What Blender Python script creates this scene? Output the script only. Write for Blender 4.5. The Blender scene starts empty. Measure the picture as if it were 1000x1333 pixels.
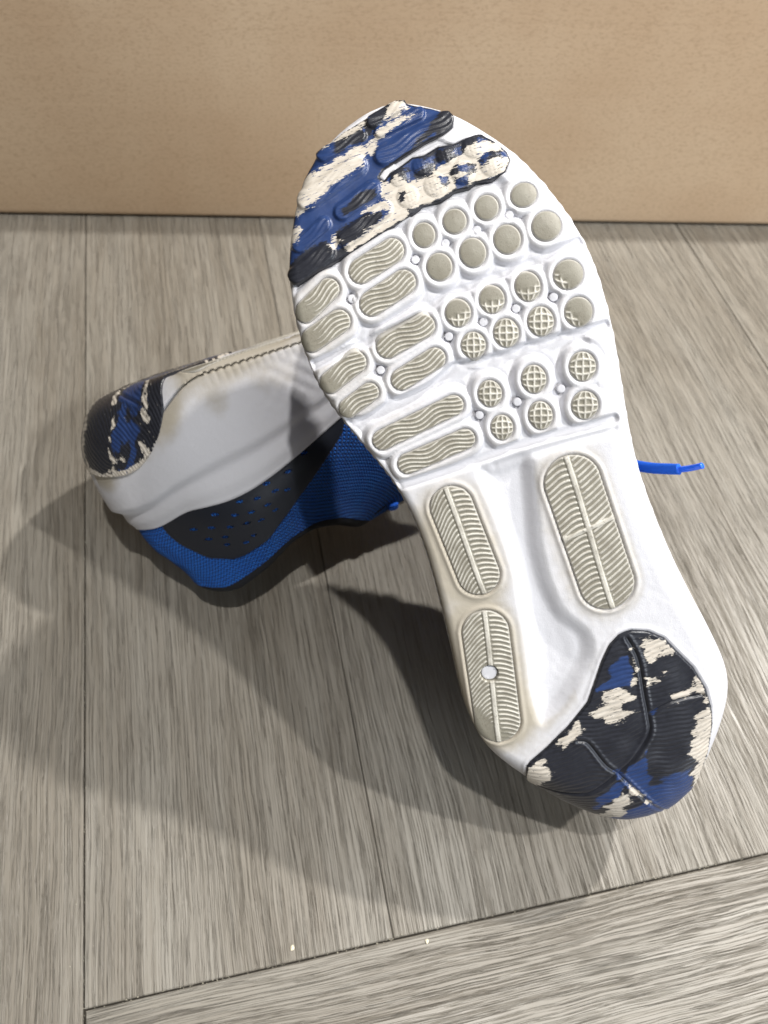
import bpy, math, random
import numpy as np
from mathutils import Vector, Matrix, Euler
random.seed(4); np.random.seed(4)
SC = bpy.context.scene
COL = SC.collection

# ------------------------------------------------------------------ camera
CAM_H = 0.44
cam_d = bpy.data.cameras.new("camera"); cam = bpy.data.objects.new("camera", cam_d); COL.objects.link(cam)
cam_d.sensor_fit = 'VERTICAL'; cam_d.sensor_height = 24.0; cam_d.lens = 24.0 * 1050 / 1333
cam_d.clip_start = 0.01; cam_d.clip_end = 50
cam.location = (0, 0, CAM_H)
cam.rotation_euler = (math.radians(90 - 56.3), 0, 0)
cam_d.dof.use_dof = True; cam_d.dof.focus_distance = 0.315; cam_d.dof.aperture_fstop = 9.0
SC.camera = cam

# ------------------------------------------------------------------ light: indoor lamps and soft room light
world = bpy.data.worlds.new("World"); SC.world = world; world.use_nodes = True
bg = world.node_tree.nodes['Background']; bg.inputs[0].default_value = (1.0, 0.90, 0.78, 1); bg.inputs[1].default_value = 0.075
SC.view_settings.view_transform = 'Standard'; SC.view_settings.look = 'None'
SC.view_settings.exposure = 0.0; SC.view_settings.gamma = 1.0

def lamp(name, target, direction, dist, power, size, color):
    """a small round ceiling lamp at a distance from target"""
    l = bpy.data.lights.new(name, 'AREA'); l.shape = 'DISK'; l.size = size; l.energy = power; l.color = color
    o = bpy.data.objects.new(name, l); COL.objects.link(o)
    d = Vector(direction).normalized(); o.location = Vector(target) + d * dist
    o.rotation_euler = (-d).to_track_quat('-Z', 'Y').to_euler()
    return o
# ceiling lamps on the right, one a little in front and one a little behind, a third almost overhead, and the pale light of a window
lamp("ceiling_lamp", (0, .25, .05), (0.69, -0.22, 1.0), 1.6, 14.5, 0.045, (1.0, 0.98, 0.95))
lamp("ceiling_lamp", (0, .25, .05), (0.62, 0.36, 1.0), 1.5, 19, 0.05, (1.0, 0.97, 0.93))
lamp("ceiling_lamp", (0, .25, .05), (0.085, -0.17, 1.0), 2.2, 23, 0.05, (1.0, 0.98, 0.95))
lamp("window_light", (0, .25, .05), (0.80, -0.8, 0.45), 1.9, 16.5, 1.1, (0.86, 0.93, 1.0))

# ------------------------------------------------------------------ traced shapes, in millimetres on the sole (forward, outward)
OUTLINE = [(309.5,-0.4),(305.7,7.5),(299.7,16.1),(293.5,23.1),(286.1,29.6),(278.1,35.8),(267.5,41.2),(258.7,44.8),(248.9,48.5),(238.9,51.2),(228.4,52.5),(219.7,52.9),(208.2,52.7),(196.6,52.0),(183.5,50.8),(168.7,49.2),(153.2,48.4),(140.1,49.1),(126.6,50.5),(109.2,52.5),(91.4,56.1),(73.2,60.4),(56.7,63.3),(44.0,63.6),(33.0,61.6),(16.5,57.5),(-1.0,48.9),(-13.9,35.5),(-19.6,20.2),(-18.6,6.6),(-13.6,-4.6),(-2.8,-16.6),(10.8,-28.1),(28.0,-36.9),(41.6,-41.9),(54.3,-45.1),(68.2,-46.7),(82.9,-45.6),(97.1,-44.0),(114.7,-42.5),(131.9,-41.4),(147.2,-40.8),(161.0,-41.9),(173.3,-44.3),(184.4,-48.6),(195.4,-52.9),(204.5,-56.7),(213.2,-59.5),(221.5,-61.4),(229.3,-61.9),(238.4,-61.9),(247.3,-61.5),(258.6,-59.6),(269.4,-56.1),(279.8,-51.6),(288.5,-46.3),(295.5,-40.4),(300.9,-34.1),(306.5,-24.5),(309.5,-14.3),(310.3,-4.8)]
WAVY = [(254.4,-31.7,257.6,-18.5,4.84),(241.8,-31.5,245.3,-17.8,4.84),(246.9,-56.6,251.9,-45.6,4.32),(236.1,-57.7,239.4,-45.6,4.6),(218.8,-56.0,223.0,-44.2,4.27),(207.3,-52.6,210.6,-42.7,3.81),(224.8,-30.6,227.7,-15.5,4.55),(211.4,-29.4,215.0,-15.0,4.23),(191.5,-43.7,195.9,-13.6,4.14),(179.5,-37.2,182.0,-13.2,4.22)]
BARRED = [(157.6,-26.0,127.1,-24.0,8.64),(102.1,-28.5,61.3,-35.2,9.8),(152.8,21.8,107.9,24.1,11.06)]
LUGS = [(291.5,-10.7,295.3,14.4,4.08),(299.3,-32.3,301.7,-17.0,2.66),(304.9,-11.1,307.0,0.6,2.35),(300.4,-9.4,301.6,6.2,2.47),(285.8,-42.8,291.6,-21.7,4.43),(277.2,-31.8,281.2,-18.6,3.49),(270.7,-51.0,275.2,-39.9,2.93),(267.1,-33.5,272.8,-16.6,3.44),(260.7,-55.2,265.3,-42.1,3.61)]
DISCS = [(259.2,-5.2,4.33,4.71),(260.2,7.1,4.54,4.67),(261.0,19.7,4.51,4.67),(260.9,33.9,5.03,4.49),(246.4,-3.2,4.9,5.23),(247.3,10.1,5.01,5.5),(247.8,23.5,5.08,5.44),(247.7,38.4,5.55,5.44),(228.3,-1.6,4.9,5.28),(229.0,11.8,4.84,5.28),(229.3,25.7,4.79,5.54),(228.7,41.0,5.6,5.46),(215.2,0.4,4.79,5.08),(215.7,13.3,4.85,5.49),(215.7,26.7,4.95,5.57),(214.7,40.9,5.31,5.56),(195.9,1.1,4.68,5.27),(196.0,18.4,4.79,5.51),(194.9,37.0,5.15,5.69),(182.0,1.8,4.41,5.05),(181.9,17.1,4.68,5.65),(180.5,34.1,5.2,5.58)]
CLUSTER = [(282.1,-7.6,3.49,3.35),(283.2,1.8,3.72,3.62),(283.9,11.4,3.67,3.57),(283.5,22.2,4.51,4.14),(274.4,-6.7,4.02,3.89),(274.9,4.3,4.25,4.16),(275.7,15.3,4.25,4.14),(275.2,26.7,4.78,4.4)]
PINS = [(253.8,1.5),(254.6,14.0),(255.8,26.9),(221.1,-7.4),(222.1,6.5),(223.0,19.5),(222.6,33.8),(189.1,-5.0),(189.5,10.2),(189.2,27.3),(251.8,-10.9),(245.9,-38.2),(217.2,-36.0),(84.0,-32.2)]
GROOVES = [[(226.7,-65.3),(227.8,-49.8),(229.2,-33.8),(231.4,-16.2),(235.4,-5.8),(236.4,14.0),(237.3,31.9),(238.5,48.8)],[(203.6,-60.6),(200.9,-46.6),(203.5,-36.0),(205.0,-20.0),(209.6,-8.7),(208.0,5.3),(208.1,23.3),(206.5,49.6)],[(172.3,-49.5),(172.0,-35.2),(171.9,-17.8),(173.0,-5.0),(173.3,13.6),(171.8,43.4)],[(168.4,-4.8),(168.6,18.4),(167.8,42.4)]]
VALLEY = [(168.7,-11.9),(168.5,-3.2),(168.0,8.4),(153.5,7.4),(128.3,2.9),(103.8,3.9),(90.1,11.5),(80.1,11.2),(71.1,4.9),(59.0,-6.6),(54.2,-15.6),(56.7,-18.9),(69.1,-18.8),(91.6,-14.4),(112.0,-11.3),(128.8,-9.7),(149.3,-10.4)]
VALLEY_IN = [(164.9,-5.9),(164.7,6.8),(148.2,3.4),(122.5,-0.6),(101.0,1.5),(82.6,3.1),(70.0,-3.6),(59.7,-12.7),(67.6,-13.9),(86.4,-9.3),(107.3,-7.4),(125.3,-9.4),(148.6,-8.4)]
TONGUE = [(284.5,-12.9),(288.4,0.5),(291.3,17.0),(288.4,20.2),(288.2,10.9),(287.6,0.2),(284.6,-10.5)]
HEEL = [(37.0,-29.2),(38.8,-27.3),(43.5,-18.5),(50.8,-7.1),(59.3,3.5),(67.1,8.4),(75.4,13.5),(81.9,18.4),(85.1,23.2),(85.7,28.3),(83.0,35.1),(78.3,40.4),(71.2,43.9),(62.0,48.7),(51.2,51.4),(41.9,51.7),(33.6,50.4),(24.2,47.9),(11.6,43.8),(-0.8,37.5),(-9.6,28.0),(-15.5,17.8),(-17.1,8.2),(-13.6,-3.2),(-4.9,-17.7),(6.8,-26.4),(17.0,-31.1),(28.9,-31.1)]
TOE = [(258.0,-58.6),(263.0,-58.2),(273.3,-54.3),(283.2,-49.2),(293.0,-42.7),(300.0,-35.0),(302.3,-30.5),(305.0,-22.8),(307.0,-13.2),(308.3,-8.5),(308.9,-2.8),(307.8,1.8),(304.9,6.3),(301.7,11.6),(298.0,16.8),(295.4,18.0),(292.4,16.5),(291.0,12.1),(290.4,4.7),(288.7,-2.8),(286.4,-12.3),(284.6,-14.7),(282.9,-13.4),(284.9,-10.6),(285.6,-6.8),(287.4,-0.8),(286.7,3.5),(287.9,9.3),(286.8,14.7),(287.4,19.6),(287.0,25.7),(282.6,29.6),(277.6,33.0),(274.4,33.2),(270.6,29.9),(269.6,24.3),(270.8,18.5),(269.7,15.2),(270.3,10.0),(268.7,4.4),(269.5,-2.8),(267.8,-6.4),(261.9,-33.9),(257.2,-57.3)]
TOE_BEIGE = [[(282.5,-50.5),(292.9,-43.1),(295.7,-33.3),(297.0,-24.0),(298.5,-17.2),(295.8,-16.4),(290.7,-19.6),(289.1,-28.1),(286.2,-35.5),(283.6,-41.2),(281.4,-48.4)],[(277.2,-52.1),(277.6,-48.7),(273.0,-51.0),(269.6,-55.0),(274.2,-54.7)],[(301.5,-31.9),(305.2,-21.5),(307.2,-12.8),(304.8,-14.0),(303.2,-21.3),(301.2,-30.0)],[(305.8,-4.9),(309.1,-1.9),(308.5,2.7),(304.9,2.8),(303.9,-1.9),(303.4,-6.8),(301.8,-8.9)],[(297.5,-16.7),(297.5,-10.3),(300.4,-3.0),(301.9,4.6),(303.4,1.1),(301.3,-7.5),(298.9,-13.8)],[(295.8,-16.4),(299.7,-12.0),(298.3,-10.0),(293.0,-14.9)],[(274.0,-24.9),(275.4,-22.1),(275.8,-15.6),(273.2,-13.6),(271.8,-15.2),(273.7,-19.4)],[(267.5,-40.8),(270.0,-36.6),(267.1,-36.1),(265.3,-38.9)],[(283.1,-14.4),(281.9,-12.0),(284.6,-8.8),(279.1,-1.9),(285.3,23.4),(283.1,38.0),(262.8,31.6),(265.9,9.5),(268.7,-5.2),(261.4,-32.9),(264.3,-34.8),(267.3,-25.4),(269.2,-17.7),(271.8,-14.1),(274.9,-14.2),(277.1,-15.9)]]
TOE_BLACK = [[(257.9,-61.6),(264.6,-58.6),(268.5,-49.2),(269.1,-40.9),(265.0,-39.0),(264.5,-31.9),(261.8,-35.2),(256.2,-58.9)],[(267.3,-36.7),(271.0,-36.3),(273.3,-25.1),(272.5,-18.2),(270.6,-17.2),(268.8,-21.0),(265.5,-31.6),(265.0,-35.8)],[(300.0,-27.9),(305.4,-23.1),(304.9,-15.2),(301.6,-15.0),(299.6,-16.0),(298.4,-27.7)],[(305.3,-14.2),(308.7,-8.4),(309.4,-1.8),(305.7,-4.5),(303.2,-8.5),(300.7,-12.5),(299.6,-16.0)],[(292.2,2.3),(294.8,7.8),(299.2,13.9),(296.1,19.2),(291.3,17.6),(289.6,6.2),(290.3,0.1)],[(277.9,-31.6),(281.9,-23.2),(281.3,-17.0),(278.5,-17.9),(276.2,-26.6),(275.6,-31.6)],[(283.2,14.3),(287.8,19.9),(286.8,26.9),(282.0,30.5),(283.2,25.7),(284.5,20.4),(282.3,16.6)],[(277.0,11.3),(279.1,14.0),(276.8,20.5),(275.3,19.0),(276.0,14.1)]]
CLUSTER_DARK = [[(284.5,-11.2),(286.1,-6.9),(283.8,-3.4),(278.7,-5.1),(281.0,-5.9),(283.7,-7.7)],[(285.8,-1.7),(286.8,3.4),(283.5,6.2),(279.7,3.7),(279.3,0.4),(282.2,-1.8)],[(284.9,8.0),(287.5,13.0),(284.7,15.8),(281.0,11.5),(280.8,9.3),(280.9,6.2)],[(280.5,-4.5),(281.1,-1.6),(279.5,-1.6),(279.0,-4.4)],[(283.2,14.3),(287.8,19.9),(286.8,26.9),(282.0,30.5),(283.6,25.8),(285.5,20.7),(282.1,16.5)],[(276.7,10.6),(279.1,14.0),(277.0,20.6),(275.1,19.5),(276.5,14.2)],[(277.1,6.6),(275.7,9.3),(272.6,7.8),(274.5,6.8)],[(277.4,21.8),(279.0,24.4),(277.8,32.2),(275.6,32.5),(277.4,25.9),(275.7,22.3)],[(274.7,12.1),(274.1,16.6),(269.2,14.5),(270.2,11.7)],[(276.6,-9.4),(276.7,-6.7),(273.8,-8.7),(274.2,-10.0)]]
HEEL_BEIGE = [[(81.6,30.7),(81.4,36.9),(73.6,43.0),(69.9,40.6),(69.6,32.0),(75.1,30.2)],[(37.3,-30.3),(40.7,-21.4),(29.6,-20.4),(20.2,-26.1),(10.3,-29.5),(20.1,-34.2)],[(45.8,50.5),(40.3,53.6),(23.8,49.2),(7.9,44.5),(-2.8,36.0),(11.2,36.5),(17.4,39.1),(23.2,37.3),(32.9,40.8),(41.5,45.0)],[(12.9,6.5),(8.3,10.5),(-3.2,4.0),(-8.0,-4.2),(-13.4,-8.9),(-4.8,-5.3),(5.4,-2.0)],[(62.9,10.4),(60.8,21.1),(56.7,23.4),(52.5,18.0),(50.2,21.7),(46.3,15.4),(45.8,9.1),(51.9,4.5),(54.4,0.0),(57.3,5.9),(58.3,10.3)],[(78.6,25.8),(69.1,27.6),(61.9,25.2),(60.2,21.0),(67.6,25.1)],[(55.0,-1.9),(49.8,-0.2),(43.0,-5.1),(39.5,-13.3),(44.4,-13.6)],[(53.0,36.9),(56.8,47.5),(52.0,48.7),(49.1,42.6),(49.0,34.7)],[(64.3,28.5),(64.2,37.2),(60.5,34.1),(59.8,28.5)],[(62.2,48.1),(57.3,49.7),(46.7,51.3),(45.8,50.5),(52.5,46.7)],[(17.2,9.3),(12.9,12.8),(-0.5,19.2),(0.3,17.2),(11.2,10.5)]]
HEEL_BLUE = [[(71.8,14.7),(77.6,25.5),(67.6,25.1),(61.5,22.4),(63.0,15.5),(64.0,8.7)],[(18.1,7.4),(22.1,10.2),(33.0,22.8),(14.4,19.8),(16.2,28.7),(17.4,39.1),(-0.7,37.5),(-15.7,24.8),(-21.4,7.3),(-16.5,-5.7),(-3.6,0.7),(6.7,11.9)],[(5.5,-10.5),(17.4,1.0),(18.9,9.6),(9.5,6.0),(1.3,-5.9)],[(46.9,25.2),(48.9,30.8),(43.9,27.7)],[(27.0,2.7),(25.8,9.7),(18.5,10.6),(18.9,5.4)]]
CREASES = [[(83.0,25.9),(72.4,27.9),(55.8,26.5),(46.8,25.8),(37.9,24.0),(28.2,15.4),(22.7,7.1)],[(22.7,7.1),(28.5,3.0),(40.7,-1.5),(43.0,-5.1)],[(22.7,7.1),(4.8,15.8),(-16.4,27.0)],[(22.7,7.1),(16.5,-5.5),(18.0,-16.9),(24.3,-31.7)],[(46.8,25.8),(49.8,36.0),(49.5,49.3)]]
FRONT_ORIGIN = (0.10114, 0.0838, 0.07038)
FRONT_AXES = [(-0.31488, 0.94801, 0.04616), (0.63632, 0.17477, 0.75137), (0.70424, 0.26596, -0.65827)]
def arr(x): return np.array(x, float)
def base(u):
    """rocker of the sole: toe spring and heel bevel (mm, towards the ground is +)"""
    return -(22*np.maximum(0,(u-190)/115)**2 + 3*np.maximum(0,(40-u)/40)**2)
def smooth(a, b, x):
    t = np.clip((x-a)/(b-a), 0, 1); return t*t*(3-2*t)
def seg(P, a, b):
    """distance and position along segment"""
    a = arr(a); b = arr(b); ab = b-a; t = np.clip(((P-a)@ab)/(ab@ab+1e-12), 0, 1)
    return np.hypot(*(P-a-t[:,None]*ab).T), t
def polyline(P, pts):
    d = np.full(len(P), 1e9)
    for a, b in zip(pts[:-1], pts[1:]): d = np.minimum(d, seg(P, a, b)[0])
    return d
def polygon(P, pts):
    """signed distance, + inside"""
    pts = arr(pts); d = np.full(len(P), 1e9); ins = np.zeros(len(P), bool)
    for a, b in zip(pts, np.roll(pts, -1, 0)):
        d = np.minimum(d, seg(P, a, b)[0])
        if a[1] != b[1]:
            c = ((a[1] > P[:,1]) != (b[1] > P[:,1])) & (P[:,0] < (b[0]-a[0])*(P[:,1]-a[1])/(b[1]-a[1])+a[0])
            ins ^= c
    return np.where(ins, d, -d)
def spline(pts, n, closed=True):
    pts = arr(pts); m = len(pts); out = []
    rng = range(m) if closed else range(m-1)
    for i in rng:
        p0, p1, p2, p3 = (pts[(i-1)%m], pts[i], pts[(i+1)%m], pts[(i+2)%m]) if closed else (pts[max(i-1,0)], pts[i], pts[i+1], pts[min(i+2,m-1)])
        for k in range(n):
            t = k/n
            out.append(.5*((2*p1)+(-p0+p2)*t+(2*p0-5*p1+4*p2-p3)*t*t+(-p0+3*p1-3*p2+p3)*t**3))
    if not closed: out.append(pts[-1])
    return np.array(out)
_rs = np.random.RandomState(3); _lat = _rs.rand(64, 64)
def noise2(x, y):
    """smooth value noise, -1..1"""
    xi = np.floor(x).astype(int); yi = np.floor(y).astype(int); fx = x-xi; fy = y-yi
    fx = fx*fx*(3-2*fx); fy = fy*fy*(3-2*fy); g = lambda i, j: _lat[i%64, j%64]
    return 2*((g(xi,yi)*(1-fx)+g(xi+1,yi)*fx)*(1-fy)+(g(xi,yi+1)*(1-fx)+g(xi+1,yi+1)*fx)*fy)-1

# smooth the traced outline a little, then sample it
_o = arr(OUTLINE); _o = .25*np.roll(_o,1,0)+.5*_o+.25*np.roll(_o,-1,0)
OUT = spline(_o, 8)
OUTC = OUT[::3]
U0, U1 = OUT[:,0].min(), OUT[:,0].max()

def link(name, me, mat=None, parent=None, **kw):
    o = bpy.data.objects.new(name, me); COL.objects.link(o)
    if mat is not None and not me.materials: me.materials.append(mat)
    if parent is not None: o.parent = parent
    for k, v in kw.items(): o[k] = v
    return o
def mesh(name, V, F, attrs=None, smooth_=True, uv=None):
    """V (n,3) metres, F (m,3 or 4) int; attrs {name: (n,)}"""
    me = bpy.data.meshes.new(name); V = np.asarray(V, np.float32); F = np.asarray(F, np.int32)
    k = F.shape[1]; me.vertices.add(len(V)); me.vertices.foreach_set('co', V.ravel())
    me.loops.add(F.size); me.loops.foreach_set('vertex_index', F.ravel())
    me.polygons.add(len(F)); me.polygons.foreach_set('loop_start', np.arange(0, F.size, k, dtype=np.int32))
    me.polygons.foreach_set('use_smooth', np.full(len(F), smooth_))
    for n, a in (attrs or {}).items():
        at = me.attributes.new(n, 'FLOAT', 'POINT'); at.data.foreach_set('value', np.asarray(a, np.float32))
    me.update(calc_edges=True); me.validate()
    if uv is not None:
        l = me.uv_layers.new(name='UVMap'); li = np.empty(len(me.loops), np.int32); me.loops.foreach_get('vertex_index', li)
        l.data.foreach_set('uv', np.asarray(uv, np.float32)[li].ravel())
    return me
def grid_faces(n, m, closed=False, keep=None):
    """n rows of m points"""
    i, j = np.meshgrid(np.arange(n-1), np.arange(m if closed else m-1), indexing='ij')
    a = i*m+j; b = i*m+(j+1)%m; c = (i+1)*m+(j+1)%m; d = (i+1)*m+j
    F = np.stack([a,b,c,d], -1).reshape(-1,4)
    if keep is not None: F = F[keep[F].all(1)]
    return F
def compact(V, F, attrs=None, uv=None):
    use = np.unique(F); mp = np.full(len(V), -1); mp[use] = np.arange(len(use))
    return V[use], mp[F], {k: a[use] for k, a in (attrs or {}).items()}, (None if uv is None else uv[use])
def sole_co(P, h):
    """sole plane (forward, outward, depth to ground) in mm -> shoe space in metres"""
    return np.stack([P[:,0], P[:,1], -(h)], 1)*.001

# ------------------------------------------------------------------ materials
class NT:
    def __init__(s, name, rough=.6, spec=.5):
        s.m = bpy.data.materials.new(name); s.m.use_nodes = True; s.t = s.m.node_tree
        s.b = s.t.nodes['Principled BSDF']; s.b.inputs['Roughness'].default_value = rough
        s.b.inputs['Specular IOR Level'].default_value = spec
    def n(s, typ, **kw):
        x = s.t.nodes.new(typ)
        for k, v in kw.items(): setattr(x, k, v)
        return x
    def put(s, sock, v):
        if isinstance(v, bpy.types.NodeSocket): s.t.links.new(v, sock)
        elif v is not None:
            if sock.type == 'RGBA' and len(v) == 3: v = (*v, 1)
            sock.default_value = v
    def math(s, op, a, b=None, c=None, clamp=False):
        x = s.n('ShaderNodeMath', operation=op, use_clamp=clamp)
        for i, v in enumerate((a, b, c)):
            if v is not None: s.put(x.inputs[i], v)
        return x.outputs[0]
    def attr(s, name): return s.n('ShaderNodeAttribute', attribute_name=name).outputs['Fac']
    def obj(s): return s.n('ShaderNodeTexCoord').outputs['Object']
    def uv(s): return s.n('ShaderNodeTexCoord').outputs['UV']
    def mapping(s, v, loc=(0,0,0), rot=(0,0,0), scale=(1,1,1)):
        x = s.n('ShaderNodeMapping'); s.put(x.inputs[0], v); s.put(x.inputs[1], loc); s.put(x.inputs[2], rot); s.put(x.inputs[3], scale); return x.outputs[0]
    def noise(s, v, scale, detail=3, rough=.5, dist=0, w=None):
        x = s.n('ShaderNodeTexNoise'); s.put(x.inputs['Vector'], v); s.put(x.inputs['Scale'], scale); s.put(x.inputs['Detail'], detail)
        s.put(x.inputs['Roughness'], rough); s.put(x.inputs['Distortion'], dist); return x.outputs['Fac']
    def mix(s, f, a, b, blend='MIX'):
        x = s.n('ShaderNodeMix', data_type='RGBA', blend_type=blend)
        s.put(x.inputs[0], f); s.put(x.inputs[6], a); s.put(x.inputs[7], b); return x.outputs[2]
    def rng(s, v, a, b, c=0., d=1., kind='SMOOTHSTEP'):
        x = s.n('ShaderNodeMapRange', interpolation_type=kind)
        for i, q in enumerate((v, a, b, c, d)): s.put(x.inputs[i], q)
        return x.outputs[0]
    def bump(s, h, strength, dist, normal=None):
        x = s.n('ShaderNodeBump'); s.put(x.inputs['Strength'], strength); s.put(x.inputs['Distance'], dist); s.put(x.inputs['Height'], h)
        if normal is not None: s.put(x.inputs['Normal'], normal)
        return x.outputs[0]
    def out(s, color=None, normal=None, rough=None):
        if color is not None: s.put(s.b.inputs['Base Color'], color)
        if normal is not None: s.put(s.b.inputs['Normal'], normal)
        if rough is not None: s.put(s.b.inputs['Roughness'], rough)
        return s.m

def foam_material():
    t = NT('white_foam', .55, .35); o = t.obj()
    fine = t.noise(o, 2600, 2, .6); mid = t.noise(o, 260, 4, .6); big = t.noise(o, 45, 3, .6)
    d = t.math('MULTIPLY_ADD', t.math('SUBTRACT', mid, .5), .35, t.attr('dirt'))
    d = t.math('MULTIPLY_ADD', t.math('SUBTRACT', big, .5), .28, d)
    d = t.rng(d, .05, 1.0)
    specks = t.rng(t.noise(o, 900, 1, .5), .76, .80)
    col = t.mix(d, (.665,.665,.70), (.43,.39,.32))
    col = t.mix(t.math('MULTIPLY', specks, .25), col, (.30,.27,.22))
    h = t.math('ADD', t.math('MULTIPLY', fine, .5), mid)
    return t.out(col, t.bump(h, .36, .0006))
def pad_material():
    t = NT('worn_translucent_rubber', .42, .45); o = t.obj()
    fine = t.noise(o, 1800, 3, .6); big = t.noise(o, 160, 3, .6)
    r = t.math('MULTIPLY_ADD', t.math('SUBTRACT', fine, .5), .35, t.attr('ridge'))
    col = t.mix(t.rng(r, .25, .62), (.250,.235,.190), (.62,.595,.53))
    col = t.mix(t.math('MULTIPLY', t.rng(big, .4, .7), .5), col, (.20,.18,.14))
    col = t.mix(t.math('MULTIPLY', t.rng(t.noise(o, 1100, 2, .6), .60, .68), .45), col, (.13,.115,.085))
    col = t.mix(t.attr('rim'), col, (.58,.56,.52))
    return t.out(col, t.bump(fine, .25, .0004))
def marbled_material(name, gloss=.3):
    t = NT(name, gloss, .5); o = t.obj()
    # flakes: noise stretched across the foot, so that the colour edges look brushed
    st = t.noise(t.mapping(o, rot=(0,0,.25), scale=(2600,380,700)), 1, 4, .65)
    md = t.noise(t.mapping(o, rot=(0,0,-.3), scale=(330,200,200)), 1, 4, .6)
    w = t.math('ADD', t.math('MULTIPLY', t.math('SUBTRACT', st, .5), 5.0), t.math('MULTIPLY', t.math('SUBTRACT', md, .5), 4.6))
    fl = t.noise(t.mapping(o, loc=(.3,.1,0), rot=(0,0,.2), scale=(1500,170,400)), 1, 4, .7)
    fl2 = t.noise(t.mapping(o, loc=(.7,.4,0), rot=(0,0,.35), scale=(1300,150,400)), 1, 4, .7)
    bl = t.rng(t.math('ADD', t.attr('blue'), t.math('MULTIPLY', w, .7)), -.25, .45)
    be = t.rng(t.math('ADD', t.attr('beige'), w), -.06, .06)
    be = t.math('MULTIPLY', be, t.rng(fl, .63, .61))                       # dark flecks torn through the pale patches
    be = t.math('MAXIMUM', be, t.math('MULTIPLY', t.rng(fl2, .665, .68), t.rng(t.attr('beige'), -2.6, -1.2)))
    black = t.mix(t.noise(o, 500, 2), (.012,.013,.018), (.03,.032,.042))
    blue = t.mix(md, (.012,.027,.088), (.032,.066,.195))
    beige = t.mix(t.noise(t.mapping(o, scale=(900,300,500)), 1, 4), (.70,.655,.59), (.43,.375,.30))
    col = t.mix(be, t.mix(bl, black, blue), beige)
    h = t.math('ADD', t.math('MULTIPLY', be, .8), t.math('MULTIPLY', st, .5))
    return t.out(col, t.bump(h, .35, .0004), t.rng(be, 0, 1, gloss, .55))
def knit_material():
    t = NT('blue_knit', .85, .25)
    t.b.inputs['Sheen Weight'].default_value = .06; t.b.inputs['Sheen Roughness'].default_value = .4
    s = t.n('ShaderNodeSeparateXYZ'); t.put(s.inputs[0], t.uv())
    x = t.math('MULTIPLY', s.outputs[0], 1/3.2); y = t.math('MULTIPLY', s.outputs[1], 1/2.2)
    fx = t.math('ABSOLUTE', t.math('SUBTRACT', t.math('FRACT', x), .5))
    st = t.math('SINE', t.math('MULTIPLY', t.math('ADD', y, t.math('MULTIPLY', fx, 1.5)), 2*math.pi))
    col_ = t.math('SINE', t.math('MULTIPLY', t.math('FRACT', t.math('MULTIPLY', x, 2)), math.pi))
    h = t.math('MULTIPLY', t.math('MULTIPLY_ADD', st, .5, .5), t.math('POWER', col_, .6))
    fz = t.noise(t.obj(), 2500, 2)
    h2 = t.math('MULTIPLY_ADD', fz, .35, h)
    hole = t.rng(h, .0, .5)
    c = t.mix(t.noise(t.obj(), 90, 3), (.014,.17,.80), (.035,.27,.95))
    c = t.mix(hole, (.002,.012,.10), c)
    return t.out(c, t.bump(h2, 1.0, .0014))
def plain_material(name, col, rough=.6, grain=1500, amp=.3, spec=.4, col2=None):
    t = NT(name, rough, spec); o = t.obj(); n = t.noise(o, grain, 3)
    c = t.mix(n, col, col2 or tuple(x*1.6 for x in col))
    return t.out(c, t.bump(n, amp, .0004))
FOAM = foam_material(); PAD = pad_material(); MARBLE = marbled_material('marbled_rubber')
KNIT = knit_material()
COUNTER = plain_material('dark_overlay', (.012,.014,.020), .38, 2500, .25)
LINING = plain_material('black_lining', (.008,.008,.010), .9, 1800, .6)
LACE = plain_material('blue_lace', (.01,.10,.55), .8, 3000, .6)
AGLET = plain_material('blue_plastic', (.02,.12,.75), .2, 200, .05, .6)

# ------------------------------------------------------------------ the sole: foam relief
BLANK = [(c[0:2], c[2:4], c[4]) for c in WAVY+BARRED]
def pads_distance(P, only=None):
    """distance outside the nearest tread pad (mm, negative inside)"""
    d = np.full(len(P), 1e9)
    for a, b, r in BLANK: d = np.minimum(d, seg(P, a, b)[0]-r)
    for x, y, ru, rv in [(q[0], q[1], q[3], q[2]) for q in DISCS]:
        r = (ru+rv)/2; e = np.hypot((P[:,0]-x)/ru, (P[:,1]-y)/rv)
        d = np.minimum(d, (e-1)*r)
    return d
def edge_drop(P, dist):
    """rounding of the foam towards its outline"""
    lat = smooth(5, 25, P[:,1]); R = 3.5+6.5*lat; Dp = 3.2+3.8*lat
    toe = smooth(285, 300, P[:,0]); R = R*(1-toe)+3.5*toe; Dp = Dp*(1-toe)+3*toe
    hl = smooth(62, 6, P[:,0]); R = R*(1-hl)+25*hl; Dp = Dp*(1-hl)+31*hl
    q = np.clip(1-dist/R, 0, 1); return Dp*(1-np.sqrt(np.maximum(0, 1-q*q))), Dp
def sole_surface(P, dist):
    u, v = P.T
    drop, _ = edge_drop(P, dist)
    return base(u)-drop
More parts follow.
